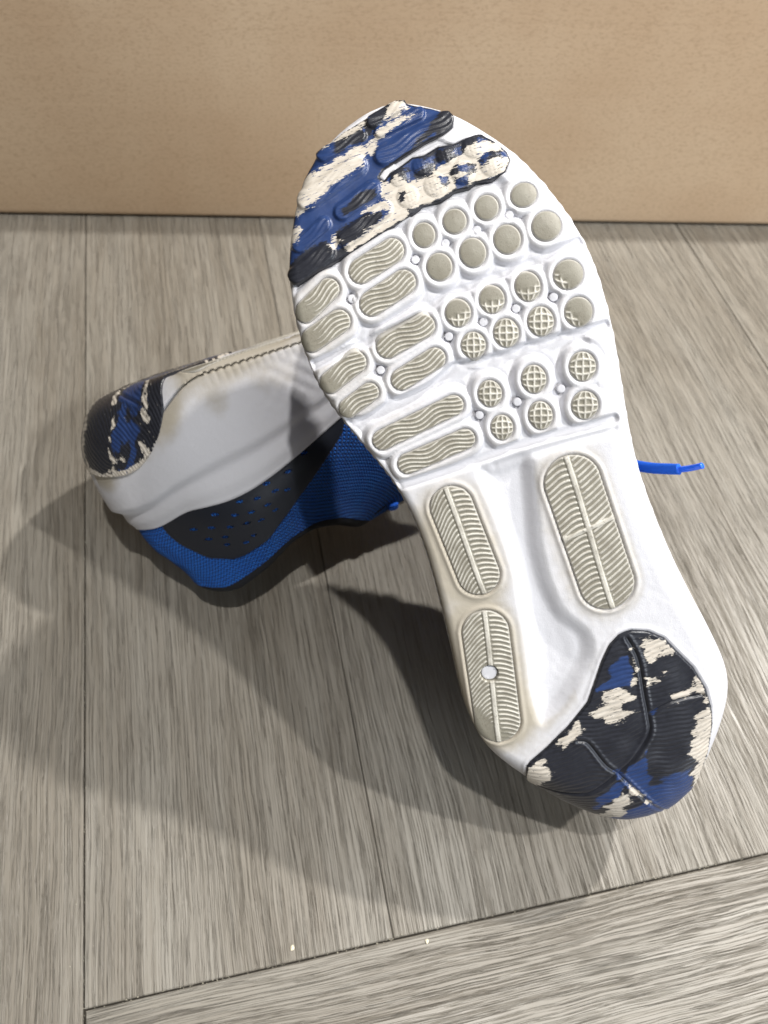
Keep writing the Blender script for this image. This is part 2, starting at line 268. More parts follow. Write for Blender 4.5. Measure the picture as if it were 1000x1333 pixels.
def foam_height(P, dist):
    u, v = P.T
    pd = pads_distance(P)
    heel = smooth(176, 170, u)                     # everything behind the forefoot is one raised plate
    plate = 1-smooth(2.4, 4.4, pd)
    edge = smooth(13, 9.5, dist)*(v > 0) + smooth(2.6, 1.2, dist)*(v <= 0)*.5
    toe_side = smooth(263, 268, u+.05*v)
    toe_side2 = smooth(268, 274, u-.06*v)*(v>-8)
    lvl = np.clip(np.maximum.reduce([plate, np.clip(edge,0,1), heel, toe_side*(v<=-8), .55*toe_side2]), 0, 1)
    h = -2.3*(1-lvl)
    for i, g in enumerate(GROOVES):
        d = polyline(P, spline(g, 6, False)); dep = (3.0, 3.0, 2.4, 1.2)[i]
        h = np.minimum(h, -dep*np.exp(-(d/1.9)**4)+.0*d) if i < 3 else h-dep*np.exp(-(d/2.)**2)
    h -= 3.4*smooth(-2.0, 6.0, polygon(P, spline(VALLEY, 4))) + .6*smooth(-2, 4, polygon(P, spline(VALLEY_IN, 4)))
    # small steps in front of the heel plate, left and right
    rim = np.exp(-((pd-1.3)/.9)**2)
    h += .55*rim
    h -= 1.5*np.exp(-((pd-3.6)/1.1)**2)*smooth(176, 200, u)*.35
    h -= 2.2*smooth(.35, -.7, pd)                  # pockets under the pads
    for x, y in PINS:
        d = np.hypot(u-x, v-y); r = 1.75 if u.mean() > 0 else 1
        if x < 100: r = 3.6
        h -= .9*np.exp(-((d-r)/.55)**2)
    h -= 2.4*smooth(.0, -1., -polygon(P, HEEL)) + 2.4*smooth(0, -1., -polygon(P, TOE))
    h += .5*np.exp(-((polygon(P, HEEL)+1.2)/.8)**2) + .4*np.exp(-((polygon(P, TOE)+1.)/.8)**2)
    h += .10*noise2(u/9, v/8) + .03*noise2(u/2.6, v/2.4)
    h *= smooth(-.2, 1.6, dist)
    return h
def dirt_value(P, h, dist):
    u, v = P.T; pd = pads_distance(P)
    d = .34*smooth(-1.6, -.2, h) - .12
    d = d + .35*smooth(9, 1, pd)*smooth(-1.5, .2, h)*smooth(190,160,u)
    d = d + .55*smooth(-8, -30, v)*smooth(175, 140, u)*smooth(35, 60, u)
    d = d + .22*smooth(-20, -45, v)*smooth(175, 215, u)
    d = d - .30*smooth(14, 6, dist)*(v > 15)
    d = d - .5*smooth(20, 45, v)*smooth(170, 120, u)*smooth(2,8,pd)
    d = d + .25*smooth(6, 0, np.abs(polygon(P, VALLEY)))*(v < 0)*smooth(80,60,u)
    return d

def midsole_top(u):
    """height of the foam's upper edge over the sole plane (mm)"""
    return 35+36*smooth(185, 45, u)+7*smooth(30, -5, u) + 22*np.maximum(0,(u-190)/115)**2
def build_midsole():
    NU, NV = 700, 250
    t = np.linspace(0, 1, NU+1); u = U0+(U1-U0)*(.55*t+.45*(1-np.cos(np.pi*t))/2)
    iL, iR = [], []
    # single valued left and right borders
    k0 = OUT[:,0].argmin(); k1 = OUT[:,0].argmax(); n = len(OUT)
    r_idx = np.arange(k1, k0 if k0 > k1 else k0+n)%n          # toe -> heel along the outer side
    l_idx = np.arange(k0, k1+n if k1 < k0 else k1)%n
    Rb = OUT[np.append(r_idx, k0)][::-1]; Lb = OUT[np.append(l_idx, k1)]
    vr = np.interp(u, np.maximum.accumulate(Rb[:,0]), Rb[:,1]); vl = np.interp(u, np.maximum.accumulate(Lb[:,0]), Lb[:,1])
    vr[0] = vl[0] = OUT[k0,1]; vr[-1] = vl[-1] = OUT[k1,1]
    s = np.linspace(-1, 1, NV+1); s = .7*s+.3*np.sin(s*np.pi/2)
    P = np.stack([np.repeat(u, NV+1), ((vl+vr)/2)[:,None].repeat(NV+1,1).ravel()+(((vr-vl)/2)[:,None]*s).ravel()], 1)
    bd = np.concatenate([np.stack([u, vl], 1), np.stack([u, vr], 1)[::-1][1:-1]])
    dist = np.maximum(0, polygon(P, bd[::6]))
    isb = np.zeros((NU+1, NV+1), bool); isb[:,0] = isb[:,-1] = isb[0] = isb[-1] = True; dist[isb.ravel()] = 0
    h = foam_height(P, dist); H = sole_surface(P, dist)+h
    V = sole_co(P, H); F = grid_faces(NU+1, NV+1)[:, ::-1]
    dirt = dirt_value(P, h, dist)
    # sidewall rings from the border up to the upper
    li = np.arange(NU+1)*(NV+1); ri = li+NV
    loop = np.concatenate([li, ri[::-1][1:-1]])               # heel -> toe on the inner side, back on the outer side
    B = P[loop]; Hb = H[loop]; m = len(loop)
    seglen = np.hypot(*(np.roll(B,-1,0)-B).T); arc = np.cumsum(seglen)
    # normals from a smoothed copy on even arc steps
    ev = np.linspace(0, arc[-1], 600, endpoint=False); Be = np.stack([np.interp(ev, arc, B[:,i]) for i in (0,1)], 1)
    for _ in range(6): Be = .25*np.roll(Be,1,0)+.5*Be+.25*np.roll(Be,-1,0)
    tg = np.roll(Be,-2,0)-np.roll(Be,2,0); tg /= np.hypot(*tg.T)[:,None]
    Ne = np.stack([tg[:,1], -tg[:,0]], 1)
    if np.mean(((Be-Be.mean(0))*Ne).sum(1)) < 0: Ne = -Ne
    Nb = np.stack([np.interp(arc, ev, Ne[:,i], period=arc[-1]) for i in (0,1)], 1)
    w0 = -Hb; wt = midsole_top(B[:,0]); K = 44; rings = []
    heelf = smooth(95, 20, B[:,0]); med = (B[:,1] < 0)
    rd = []
    for k in range(1, K+1):
        s_ = k/K; w = w0+(wt-w0)*s_
        back = smooth(45, 0, B[:,0])
        o = (1.2-.9*back)*np.sin(np.pi*min(s_/.62, 1)) + 1.6*heelf*(1-back)*np.sin(np.pi*min(s_/.62, 1)) - (3.2+1.6*heelf)*smooth(.62, .75, s_) - 2.0*smooth(.85,1.,s_) - 6*back*s_**1.5
        cren = .5*np.abs(np.sin(np.pi*arc/4.3))*smooth(.14, .02, s_)*smooth(55, 75, B[:,0])*smooth(236, 215, B[:,0])*med
        hc = .36*np.sin(arc/5.2*np.pi)*np.sin((w*1.0)/4.5*np.pi)*smooth(.6,.45,s_)*smooth(.03,.15,s_)*smooth(75, 120, B[:,0])*smooth(290,270,B[:,0])
        o = o+cren*(1-.0)+hc
        q = B+Nb*o[:,None]; rings.append(np.stack([q[:,0], q[:,1], w], 1)*.001)
        brown = 1.25*smooth(.46, .0, s_+.14*noise2(arc/14, arc*0+s_*3))*smooth(190, 60, B[:,0])*med
        rd.append(brown-.22)
    # top ledge going inwards under the upper
    for ins in (3, 9):
        q = B+Nb*(-7-6*smooth(45,0,B[:,0])-ins)[:,None]; rings.append(np.stack([q[:,0], q[:,1], wt+.2], 1)*.001); rd.append(np.full(m, -.1))
    n0 = len(V); V = np.concatenate([V]+rings); dirt = np.concatenate([dirt]+rd)
    idx = [loop]+[n0+k*m+np.arange(m) for k in range(len(rings))]
    Fs = []
    for a, b in zip(idx[:-1], idx[1:]):
        Fs.append(np.stack([a, np.roll(a,-1), np.roll(b,-1), b], 1))
    F = np.concatenate([F]+Fs)
    return mesh('midsole', V, F, {'dirt': dirt}), B, Nb, wt, arc
MIDSOLE, BORDER, BNORM, BTOP, BARC = build_midsole()
BD = BORDER[::6]

def nearest_border(P):
    best = np.full(len(P), 1e9); Q = np.zeros_like(P); Nn = np.zeros_like(P); b = BORDER[::4]; nb = BNORM[::4]
    for i in range(len(b)):
        j = (i+1)%len(b); d, t = seg(P, b[i], b[j]); k = d < best
        best[k] = d[k]; t = t[k][:,None]; Q[k] = b[i]*(1-t)+b[j]*t; Nn[k] = nb[i]*(1-t)+nb[j]*t
    return Q, Nn/np.hypot(*Nn.T)[:,None]
def unrolled_patch(name, mat, bbox, step, sd, height, attrs):
    """like patch, laid out on the unrolled heel so that the rubber can wrap up round the back"""
    (u0, v0), (u1, v1) = bbox
    uu = np.arange(u0, u1+step, step); vv = np.arange(v0, v1+step, step)
    P = np.stack(np.meshgrid(uu, vv, indexing='ij'), -1).reshape(-1, 2)
    d = sd(P); z = height(P, d); z = z-(z+2.4)*smooth(.45, -.75, d)
    ds = polygon(P, BORDER[::4]); Q, Nn = nearest_border(P)
    lat = smooth(5, 25, P[:,1]); R = 3.5+6.5*lat; Dp = 3.2+3.8*lat
    hl = smooth(62, 6, np.maximum(Q[:,0], P[:,0])); R = R*(1-hl)+25*hl; Dp = Dp*(1-hl)+31*hl
    e = np.maximum(0, R-ds); th = np.minimum(e/(1.5*R), 1)*np.pi/2; dist = R*(1-np.sin(th))
    w = smooth(0, 3, e)[:,None]
    Pm = P*(1-w)+(Q-Nn*dist[:,None])*w
    H = base(Pm[:,0])-Dp*(1-np.cos(th))-np.maximum(0, e-1.5*R)+z*np.cos(th); Pm = Pm+Nn*(z*np.sin(th))[:,None]
    F = grid_faces(len(uu), len(vv), keep=d > -1.1)[:, ::-1]
    A = {k: f(P, d, z) for k, f in attrs.items()}
    V, F, A, _ = compact(sole_co(Pm, H), F, A)
    me = mesh(name, V, F, A); me.materials.append(mat); return me
def patch(name, mat, bbox, step, sd, height, attrs=None):
    """a piece of rubber let into the foam: a fine relief that dips below the foam at its own edge"""
    (u0, v0), (u1, v1) = bbox
    uu = np.arange(u0, u1+step, step); vv = np.arange(v0, v1+step, step)
    P = np.stack(np.meshgrid(uu, vv, indexing='ij'), -1).reshape(-1, 2)
    d = sd(P); keep = d > -1.1
    dist = np.maximum(0, polygon(P, BD)) if (np.abs(polyline(arr([[u0,v0],[u1,v1],[u0,v1],[u1,v0]]), BD)).min() < 25) else np.full(len(P), 50.)
    z = height(P, d)
    z = z-(z+2.4)*smooth(.45, -.75, d)
    near = dist < 25                                        # where the foam rounds over, rise along its own normal
    if near.any():
        lat = smooth(5, 25, P[:,1]); hl = smooth(62, 6, P[:,0]); tt = smooth(285, 300, P[:,0])
        R = (3.5+6.5*lat)*(1-tt)+3.5*tt; R = R*(1-hl)+25*hl; q = np.clip(1-dist/R, 0, 1)
        ix = np.flatnonzero(near); nb = np.array([np.hypot(*(BD-P[k]).T).argmin() for k in ix])
        nrm = np.zeros_like(P); nrm[ix] = BNORM[::6][nb]
        H = sole_surface(P, dist)+z*np.sqrt(1-q*q); Pm = P+nrm*(z*q)[:,None]
    else: H = sole_surface(P, dist)+z; Pm = P
    F = grid_faces(len(uu), len(vv), keep=keep)[:, ::-1]
    A = {k: f(P, d, z) for k, f in (attrs or {}).items()}
    V, F, A, _ = compact(sole_co(Pm, H), F, A)
    me = mesh(name, V, F, A); me.materials.append(mat); return me
def ridge_shape(x, sharp=3.):
    """rounded ridges with period 1, 0..1"""
    return (.5+.5*np.cos(2*np.pi*x))**sharp
def disc_pad(q, i):
    x, y, rv, ru = q; r = (ru+rv)/2
    sd = lambda P: (1-np.hypot((P[:,0]-x)/ru, (P[:,1]-y)/rv))*r
    # the front rows are worn smooth, the middle rows half worn
    def globe(P):
        a = -.28; X = ((P[:,0]-x)*math.cos(a)-(P[:,1]-y)*math.sin(a))/r; Y = ((P[:,0]-x)*math.sin(a)+(P[:,1]-y)*math.cos(a))/r
        gx = X/np.sqrt(np.maximum(.25, 1.12-Y*Y)); gy = Y/np.sqrt(np.maximum(.25, 1.12-X*X))
        return np.maximum(ridge_shape(gx*2.05, 4), ridge_shape(gy*2.05, 4))
    def wear(P):
        if i < 8: return np.zeros(len(P))+.04*(noise2(P[:,0]/1.5,P[:,1]/1.5) > .3)
        nz = .9*noise2(P[:,0]/2.2+i, P[:,1]/2.2)
        if i in (11, 15): return smooth(.2, -2.2, (P[:,1]-y)+1.6+.5*(P[:,0]-x)+nz)
        if i < 12: return smooth(.8, -1.8, (P[:,0]-x)+nz+.2)
        return np.ones(len(P))*.95
    g = lambda P: globe(P)*wear(P)
    top = .25+.10*(i % 3)
    def hgt(P, d): return top-.0+.5*np.sqrt(np.clip(d/r, 0, 1))+.42*g(P)-.25*(i >= 8)*wear(P)
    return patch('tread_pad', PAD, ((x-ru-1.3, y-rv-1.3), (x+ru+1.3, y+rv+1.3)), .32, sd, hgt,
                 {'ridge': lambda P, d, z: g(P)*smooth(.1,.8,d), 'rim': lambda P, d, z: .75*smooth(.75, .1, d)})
def wavy_pad(q, i):
    a, b, r = arr(q[0:2]), arr(q[2:4]), q[4]; c = (a+b)/2; ax = (b-a)/np.hypot(*(b-a)); pr = arr([ax[1], -ax[0]])
    sd = lambda P: r-seg(P, a, b)[0]
    hl = np.hypot(*(b-a))/2+r
    def g(P):
        s = (P-c)@ax; t = (P-c)@pr
        return ridge_shape((t+1.15*np.sin(2*np.pi*(s+3*i)/19.)+.09*s)/1.72, 2.6)
    def wear(P):
        s = (P-c)@ax/hl; t = (P-c)@pr/r
        nz = .25*noise2(P[:,0]/2.5+i, P[:,1]/2.5)
        if i in (2, 3, 4): return smooth(-.75, .15, s+.3*t*0+nz)
        if i == 5: return smooth(-1., -.4, s+nz)
        return np.ones(len(P))
    f = lambda P: g(P)*wear(P)
    def hgt(P, d): return .35+.35*np.sqrt(np.clip(d/r, 0, 1))+.42*f(P)-.2*wear(P)
    e = r+1.3
    lo = np.minimum(a, b)-e; hi = np.maximum(a, b)+e
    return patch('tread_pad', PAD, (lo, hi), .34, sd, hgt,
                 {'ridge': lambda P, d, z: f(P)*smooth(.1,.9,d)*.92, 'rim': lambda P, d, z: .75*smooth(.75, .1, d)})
def barred_pad(q, i):
    a, b, r = arr(q[0:2]), arr(q[2:4]), q[4]; c = (a+b)/2; ax = (b-a)/np.hypot(*(b-a)); pr = arr([-ax[1], ax[0]])
    sd = lambda P: r-seg(P, a, b)[0]                        # ax points to the heel; pr = inner(+)/outer side
    hl = np.hypot(*(b-a))/2+r
    def co(P): return (P-c)@ax, (P-c)@pr
    sp0 = (.05, .10, .0)[i]
    def spine(P):
        s, t = co(P); bend = (.6, .7, .9)[i]*np.sin(s/hl*1.6)
        return np.abs(t-bend+.0), t-bend
    def g(P):
        s, t = co(P); d_, t_ = spine(P); x = t_/r
        sx = -x if True else x
        # outer half curves towards the heel, inner half sweeps with a double bend
        right = s-.22*r*np.abs(x)**1.6*np.sign(1)*(1.4 if i < 2 else -2.0)-.5*np.sin(3*x)
        left = s-(.75 if i != 2 else .35)*r*np.abs(x)*(1 if i < 2 else .4)+.9*np.sin(4.2*x)
        ph = np.where(x < 0, right, left) if True else 0
        return ridge_shape(ph/(2.15 if i < 2 else 2.35), 2.)
    def bar(P):
        m = smooth(1.25, .75, spine(P)[0])*.999
        if i == 2:
            s, t = co(P); m = np.maximum(m, smooth(1.15, .65, np.abs(s-.10*t+2.5)))
        return m
    def wear(P):
        s, t = co(P); w = np.ones(len(P))
        if i == 1: w = smooth(1.05, .55, s/hl+.35*(t/r)+.15*noise2(P[:,0]/3,P[:,1]/3)); w = np.maximum(w, .25*(t/r < .1))
        if i == 2: w = 1-.5*smooth(.7, 1., s/hl)
        return w
    def f(P): return np.maximum(g(P)*wear(P)*smooth(1.15, 1.6, spine(P)[0]), 0)
    def hole(P, d):
        if i != 1: return 0*d
        x, y = PINS[-1]; e = np.hypot(P[:,0]-x, P[:,1]-y); return smooth(3.9, 3.3, e)
    def hgt(P, d): return (.3+.3*np.sqrt(np.clip(d/r, 0, 1))+.5*f(P)+.55*bar(P))*(1-hole(P, d))-1.6*hole(P, d)
    e = r+1.3; lo = np.minimum(a, b)-e; hi = np.maximum(a, b)+e
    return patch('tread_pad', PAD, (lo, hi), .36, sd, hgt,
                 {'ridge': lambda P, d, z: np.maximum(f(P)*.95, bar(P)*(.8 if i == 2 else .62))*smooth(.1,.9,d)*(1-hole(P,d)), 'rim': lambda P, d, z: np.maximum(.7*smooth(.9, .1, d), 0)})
PAD_MESHES = [disc_pad(q, i) for i, q in enumerate(DISCS)]+[wavy_pad(q, i) for i, q in enumerate(WAVY)]+[barred_pad(q, i) for i, q in enumerate(BARRED)]
def pin_mesh(x, y):
    """a round moulding nub standing between the pads"""
    r = 1.6 if x > 100 else 3.3; rr = [0, r*.75, r*.93, r, r]; hh = [.15, .15, .05, -.25, -1.6]
    if x < 100: hh = [-.35, -.35, -.4, -.6, -1.9]
    V, F = [], []
    n = 28
    for q, h in zip(rr, hh):
        for k in range(n):
            a = 2*math.pi*k/n; P = arr([[x+q*math.cos(a), y+q*math.sin(a)]]); V.append(sole_co(P, base(P[:,0])+h-(.7 if x > 100 else 0))[0])
    return mesh('moulding_nub', arr(V), grid_faces(len(rr), n, True)[:, ::-1], {'dirt': np.full(len(V), -.3)})
PIN_MESHES = [pin_mesh(x, y) for x, y in PINS]

def signed_union(P, polys, rnd=.0):
    d = np.full(len(P), -50.)
    for p in polys: d = np.maximum(d, polygon(P, p))
    return np.clip(d, -6, 6)
def heel_outsole(rear):
    shp = [q for q in HEEL if not (q[0] < 38 and q[1] < 6)]
    shp = HEEL if not rear else [tuple(q) for q in spline([(41, -37), (55, -23), (65, -8), (72, 4), (78, 13.5), (84, 20.5), (85.7, 28.0), (78.3, 39.3), (62.0, 46.4), (41.9, 48.6), (26.2, 45.3), (4, 42), (-14, 32), (-24, 20), (-28, 4), (-27, -10), (-20, -26), (-8, -40), (8, -49), (22, -51), (34, -46)], 4)]
    sd = lambda P: polygon(P, shp)
    ctr = arr(CREASES[0][-1])
    def hgt(P, d):
        u, v = P.T
        w = .9*np.sin(v/4.6+np.sin(u/9.))+.35*np.sin(v/2.1)
        rid = ridge_shape((u+w)/2.15, 1.2)
        cr = np.full(len(P), 1e9)
        for c in CREASES: cr = np.minimum(cr, polyline(P, spline(c, 6, False)))
        return 1.5+.35*noise2(u/9, v/9)-.26*rid*smooth(.8,2.4,cr)-.9*np.exp(-(cr/.55)**2)+.2*np.exp(-((cr-1.7)/.6)**2)
    if not rear:
        at = {'blue': lambda P, d, z: signed_union(P, HEEL_BLUE)-1.2+2.4*noise2(P[:,0]/4, P[:,1]/7), 'beige': lambda P, d, z: np.minimum(signed_union(P, HEEL_BEIGE)-.7+2.0*noise2(P[:,0]/2.0, P[:,1]/5.5), 2.2*(d-.75))}
    else:   # the other shoe of the pair has its own swirl of colours
        def bands(P): return (P[:,0]*.75-P[:,1]*.9)+7*noise2(P[:,0]/9+7, P[:,1]/9)+3*noise2(P[:,0]/3+7, P[:,1]/3)
        at = {'blue': lambda P, d, z: 4.5*np.exp(-((bands(P)-36)/8)**2)-2.4+1.8*noise2(P[:,0]/5, P[:,1]/5+9),
              'beige': lambda P, d, z: np.maximum.reduce([5.0*np.exp(-((bands(P)-22)/5)**2)-4.2+2.6*noise2(P[:,0]/2.2+3, P[:,1]/4.5), 5.2*np.exp(-((bands(P)-50)/5.5)**2)-4.2+2.8*noise2(P[:,0]/2.2, P[:,1]/4.5+5), 4*np.exp(-((bands(P)+12)/4)**2)-2.6, 4.2*smooth(5,1.5,d)*smooth(26,-10,P[:,0])-2.6+1.6*noise2(P[:,0]/7, P[:,1]/7)])}
    h = arr(shp); return (unrolled_patch if rear else patch)('heel_outsole', MARBLE, (h.min(0)-1, h.max(0)+1), .42, sd, hgt, at)
def toe_outsole():
    sd = lambda P: polygon(P, TOE)
    def hgt(P, d):
        z = np.full(len(P), .7)+.2*noise2(P[:,0]/6, P[:,1]/6)
        for i, (x1, y1, x2, y2, r) in enumerate(LUGS):
            a = arr((x1, y1)); b = arr((x2, y2)); ax = (b-a)/np.hypot(*(b-a)); t = (P-a)@arr([ax[1], -ax[0]]); s = (P-a)@ax
            e = 1-seg(P, a, b)[0]/r
            z += 1.25*smooth(-.10, .34, e)+.0*t - .22*ridge_shape((t+.9*np.sin(s/3.2))/1.9, 1.5)*smooth(.1,.4,e)
        for x, y, rv, ru in CLUSTER:
            e = 1-np.hypot((P[:,0]-x)/(ru*1.05), (P[:,1]-y)/(rv*1.05))
            z += .85*np.sqrt(np.clip(e, 0, 1))+.18*ridge_shape((P[:,0]-x)/1.5)*ridge_shape((P[:,1]-y)/1.5)*(e > .2)
        return z
    h = arr(TOE)
    def blue(P, d, z):
        inc = polygon(P, [(286,-12),(300,30),(262,40),(262,-12)])
        b = -signed_union(P, TOE_BLACK); b = np.where(inc > 0, -.5+2.2*noise2(P[:,0]/4, P[:,1]/4), b); return np.minimum(b, 3*(d-.8))
    def beige(P, d, z):
        g = signed_union(P, TOE_BEIGE)
        g = np.minimum(g, 2.5*(d-.55))
        cl = polygon(P, [(286,-12),(300,30),(262,40),(262,-12)]) > 0
        return np.where(cl, np.minimum(g-.3+1.3*noise2(P[:,0]/2.5, P[:,1]/3.5), -signed_union(P, CLUSTER_DARK)*1.3-.4), g)
    return patch('toe_outsole', MARBLE, (h.min(0)-1, h.max(0)+1), .36, sd, hgt, {'blue': blue, 'beige': beige})
HEEL_FRONT = heel_outsole(False); HEEL_REAR = heel_outsole(True); TOE_MESH = toe_outsole()

# ------------------------------------------------------------------ the upper
def resample_loop(n):
    a = np.concatenate([[0], BARC]); pts = np.vstack([BORDER, BORDER[:1]]); nn = np.vstack([BNORM, BNORM[:1]]); ww = np.append(BTOP, BTOP[0])
    e = np.linspace(0, a[-1], n, endpoint=False)
    f = lambda q: np.interp(e, a, q)
    return np.stack([f(pts[:,0]), f(pts[:,1])], 1), np.stack([f(nn[:,0]), f(nn[:,1])], 1), f(ww), e
NA, NS = 720, 150
LB, LN, LW, LARC = resample_loop(NA)
def collar_u(u): x = np.clip((u-U0)/(U1-U0), 0, 1); return 16+118*(1-(1-x)**2.3)
_cx = np.linspace(0, 150, 301)
_cw = np.interp(_cx, [10, 22, 36, 60, 80, 98, 114, 128, 140], [113, 119, 121, 113, 104, 101, 105, 114, 122])
_cw = np.convolve(np.pad(_cw, 16, mode='edge'), np.hanning(33)/np.hanning(33).sum(), mode='valid')
def collar_point(P):
    uc = collar_u(P[:,0]); q = np.clip(1-((uc-75)/59.2)**2, 0, 1)
    side = np.where(P[:,1] > SPLIT(P[:,0]), 1, -1); vc = side*31*q**.46+3
    wc = np.interp(uc, _cx, _cw)
    return np.stack([uc, vc, wc], 1)
_hk = BORDER[0,1]; _tk = BORDER[len(BORDER)//2,1]
def SPLIT(u): x = np.clip((u-U0)/(U1-U0), 0, 1); return _hk*(1-x)+_tk*x
def upper_point(idx, s, inset=0.):
    """idx: loop index array, s: 0 at the foam, 1 at the collar"""
    B2 = LB[idx]-LN[idx]*(8.2+inset+6.5*smooth(45,0,LB[idx][:,0]))[:,None]; wb = LW[idx]-3
    B3 = np.stack([B2[:,0], B2[:,1], wb], 1); T = collar_point(LB[idx])
    if inset:
        c = arr([75, 3]); T[:,:2] += (c-T[:,:2])/np.maximum(1, np.hypot(*(T[:,:2]-c).T))[:,None]*inset
    hgt = T[:,2]-wb; xb = np.clip((LB[idx][:,0]-120)/190, 0, 1)
    out = LN[idx]
    P1 = B3.copy(); P1[:,2] += hgt*.42*(1-xb)+30*xb; P1[:,:2] += out*(3.5*(1-xb)-1.0*xb)[:,None]
    P2 = T.copy(); P2[:,:2] += (B3[:,:2]-T[:,:2])*(.16*(1-xb)+.42*xb)[:,None]; P2[:,2] -= hgt*(.36*(1-xb)+.26*xb)
    t = s[:,None]; Q = (1-t)**3*B3+3*(1-t)**2*t*P1+3*(1-t)*t*t*P2+t**3*T
    return Q
def loft(name, mat, inset=0., s0=0., s1=1., offset=None, keep=None, na=NA, ns=NS, flip=False):
    ia = (np.arange(na)*(NA/na)).astype(int); ss = np.linspace(s0, s1, ns)
    I = np.tile(ia, ns); S = np.repeat(ss, na)
    Q = upper_point(I, S, inset)
    G = Q.reshape(ns, na, 3); du = np.roll(G,-1,1)-np.roll(G,1,1); dv = np.gradient(G, axis=0)
    nrm = np.cross(du, dv); nrm /= np.linalg.norm(nrm, axis=2, keepdims=True)+1e-9
    cc = arr([90, 0, 55]); 
    if np.mean(((G-cc)*nrm).sum(2)) < 0: nrm = -nrm
    if offset is not None: G = G+nrm*offset(I, S).reshape(ns, na, 1)
    cl = np.vstack([np.zeros(na), np.cumsum(np.linalg.norm(np.diff(G, axis=0), axis=2), 0)])
    for _ in range(12): cl = .25*np.roll(cl,1,1)+.5*cl+.25*np.roll(cl,-1,1)
    uv = np.stack([LARC[I], cl.ravel()], 1)
    V = G.reshape(-1, 3)*.001; K = None if keep is None else keep(I, S)
    F = grid_faces(ns, na, True, K)
    if flip: F = F[:, ::-1]
    V, F, _, uv = compact(V, F, None, uv)
    me = mesh(name, V, F, None, True, uv); me.materials.append(mat); return me
def fabric_relief(I, S):
    return .35*noise2(LARC[I]/9, S*9)*smooth(0,.1,S)
UPPER = loft('upper', KNIT, offset=fabric_relief)
def counter_sd(I, S, side):
    """heel counter panel in (forward mm, part of the height) space"""
    x = LB[I][:,0]; v = LB[I][:,1]-SPLIT(LB[I][:,0])
    Pq = np.stack([x, S*60], 1)
    d = polygon(Pq, [(4,-8),(3,4),(6,16),(13,36),(24,45),(42,49),(60,46),(80,39),(104,26),(128,10),(138,-8)])
    return np.where(v*side > 0, d, -9)
PERF = [(22,14),(25,24),(31,33),(33,17),(35,27),(40,9),(42,38),(43,21),(50,36),(50,14),(53,24),(57,7),(60,18),(62,28),(67,11),(71,20),(76,6),(79,14),(90,8),(86,19),(74,28),(102,5)]
def perforation(I, S):
    x = LB[I][:,0]; y = S*60; d = np.full(len(x), 9.)
    for a, b in PERF:
        X = x-a; Y = y-b; c, s_ = math.cos(.5), math.sin(.5)
        d = np.minimum(d, np.hypot((X*c+Y*s_)/1.9, (-X*s_+Y*c)/.75)-1)
    return d
def counter(side):
    def off(I, S):
        d = counter_sd(I, S, side); return .9*smooth(-1.3, .4, d)-.25*smooth(-.3, -1.3, d) - .2*np.exp(-((d-2)/.35)**2)
    def keep(I, S): return (counter_sd(I, S, side) > -1.1) & (perforation(I, S) > 0)
    return loft('heel_counter', COUNTER, s0=0, s1=.78, offset=off, keep=keep, na=NA, ns=170)
NA_f = NA
COUNTERS = [counter(-1), counter(1)]
def collar_band():
    """black padded rim of the opening and the lining that runs down inside the shoe"""
    na = 240; ia = (np.arange(na)*(NA/na)).astype(int); one = np.ones(na)
    T = upper_point(ia, one); T2 = upper_point(ia, one*.95); dirv = T-T2; dirv /= np.linalg.norm(dirv,axis=1,keepdims=True)
    c = arr([75, 3]); inw = np.zeros_like(T); inw[:,:2] = c-T[:,:2]; inw /= np.linalg.norm(inw,axis=1,keepdims=True)+1e-9
    rows = []
    for k in range(9):
        a = math.pi*k/8; r = 3.0
        rows.append(T+inw*(r*(1-math.cos(a)))*1.0+dirv*(r*1.35*math.sin(a))+inw*.4)
    for j in range(1, 16):
        s = 1-j/15*.98; q = upper_point(ia, one*s, 0); cen = arr([0,0,0])
        inn = np.zeros_like(q); tgt = np.stack([np.clip(q[:,0], 40, 240), one*2, q[:,2]], 1); dv = tgt-q; L = np.linalg.norm(dv,axis=1,keepdims=True)+1e-9
        rows.append(q+dv/L*np.minimum(5.6, L*.8)-arr([0,0,0]))
    V = np.concatenate(rows)*.001; me = mesh('collar_lining', V, grid_faces(len(rows), na, True)[:, ::-1]); me.materials.append(LINING); return me
COLLAR = collar_band()
def strip_mesh(name, path, w, h, mat, up=None, n=10):
    """a rounded band or cord swept along a path (mm)"""
    path = arr(path); t = np.gradient(path, axis=0); t /= np.linalg.norm(t,axis=1,keepdims=True)
    up = np.tile(arr([0,0,1.]), (len(path),1)) if up is None else up
    s = np.cross(t, up); s /= np.linalg.norm(s,axis=1,keepdims=True)+1e-9; nn = np.cross(s, t)
    W = np.broadcast_to(w, len(path)); Hh = np.broadcast_to(h, len(path)); V = []
    for i in range(len(path)):
        for k in range(n):
            a = 2*math.pi*k/n; V.append(path[i]+s[i]*math.cos(a)*W[i]+nn[i]*math.sin(a)*Hh[i])
    m0 = len(V); V += [path[0], path[-1]]; F = grid_faces(len(path), n, True).tolist()
    F += [[m0, (k+1)%n, k, k] for k in range(n)]
    me = bpy.data.meshes.new(name)
    F = [f if f[2] != f[3] else f[:3] for f in F]+[[m0+1, m0-n+k, m0-n+(k+1)%n] for k in range(n)]
    me.from_pydata([tuple(x*.001) for x in V], [], F); me.materials.append(mat)
    for p in me.polygons: p.use_smooth = True
    return me
def vamp(u, v):
    """height of the upper's top at (u, v): sampled from the loft"""
    global _VS
    if '_VS' not in globals():
        ia = np.arange(0, NA, 6); ss = np.linspace(.3, 1, 60); _VS = upper_point(np.tile(ia, 60), np.repeat(ss, len(ia)))
    d = np.hypot(_VS[:,0]-u, _VS[:,1]-v); k = d.argsort()[:4]; return _VS[k,2].max()
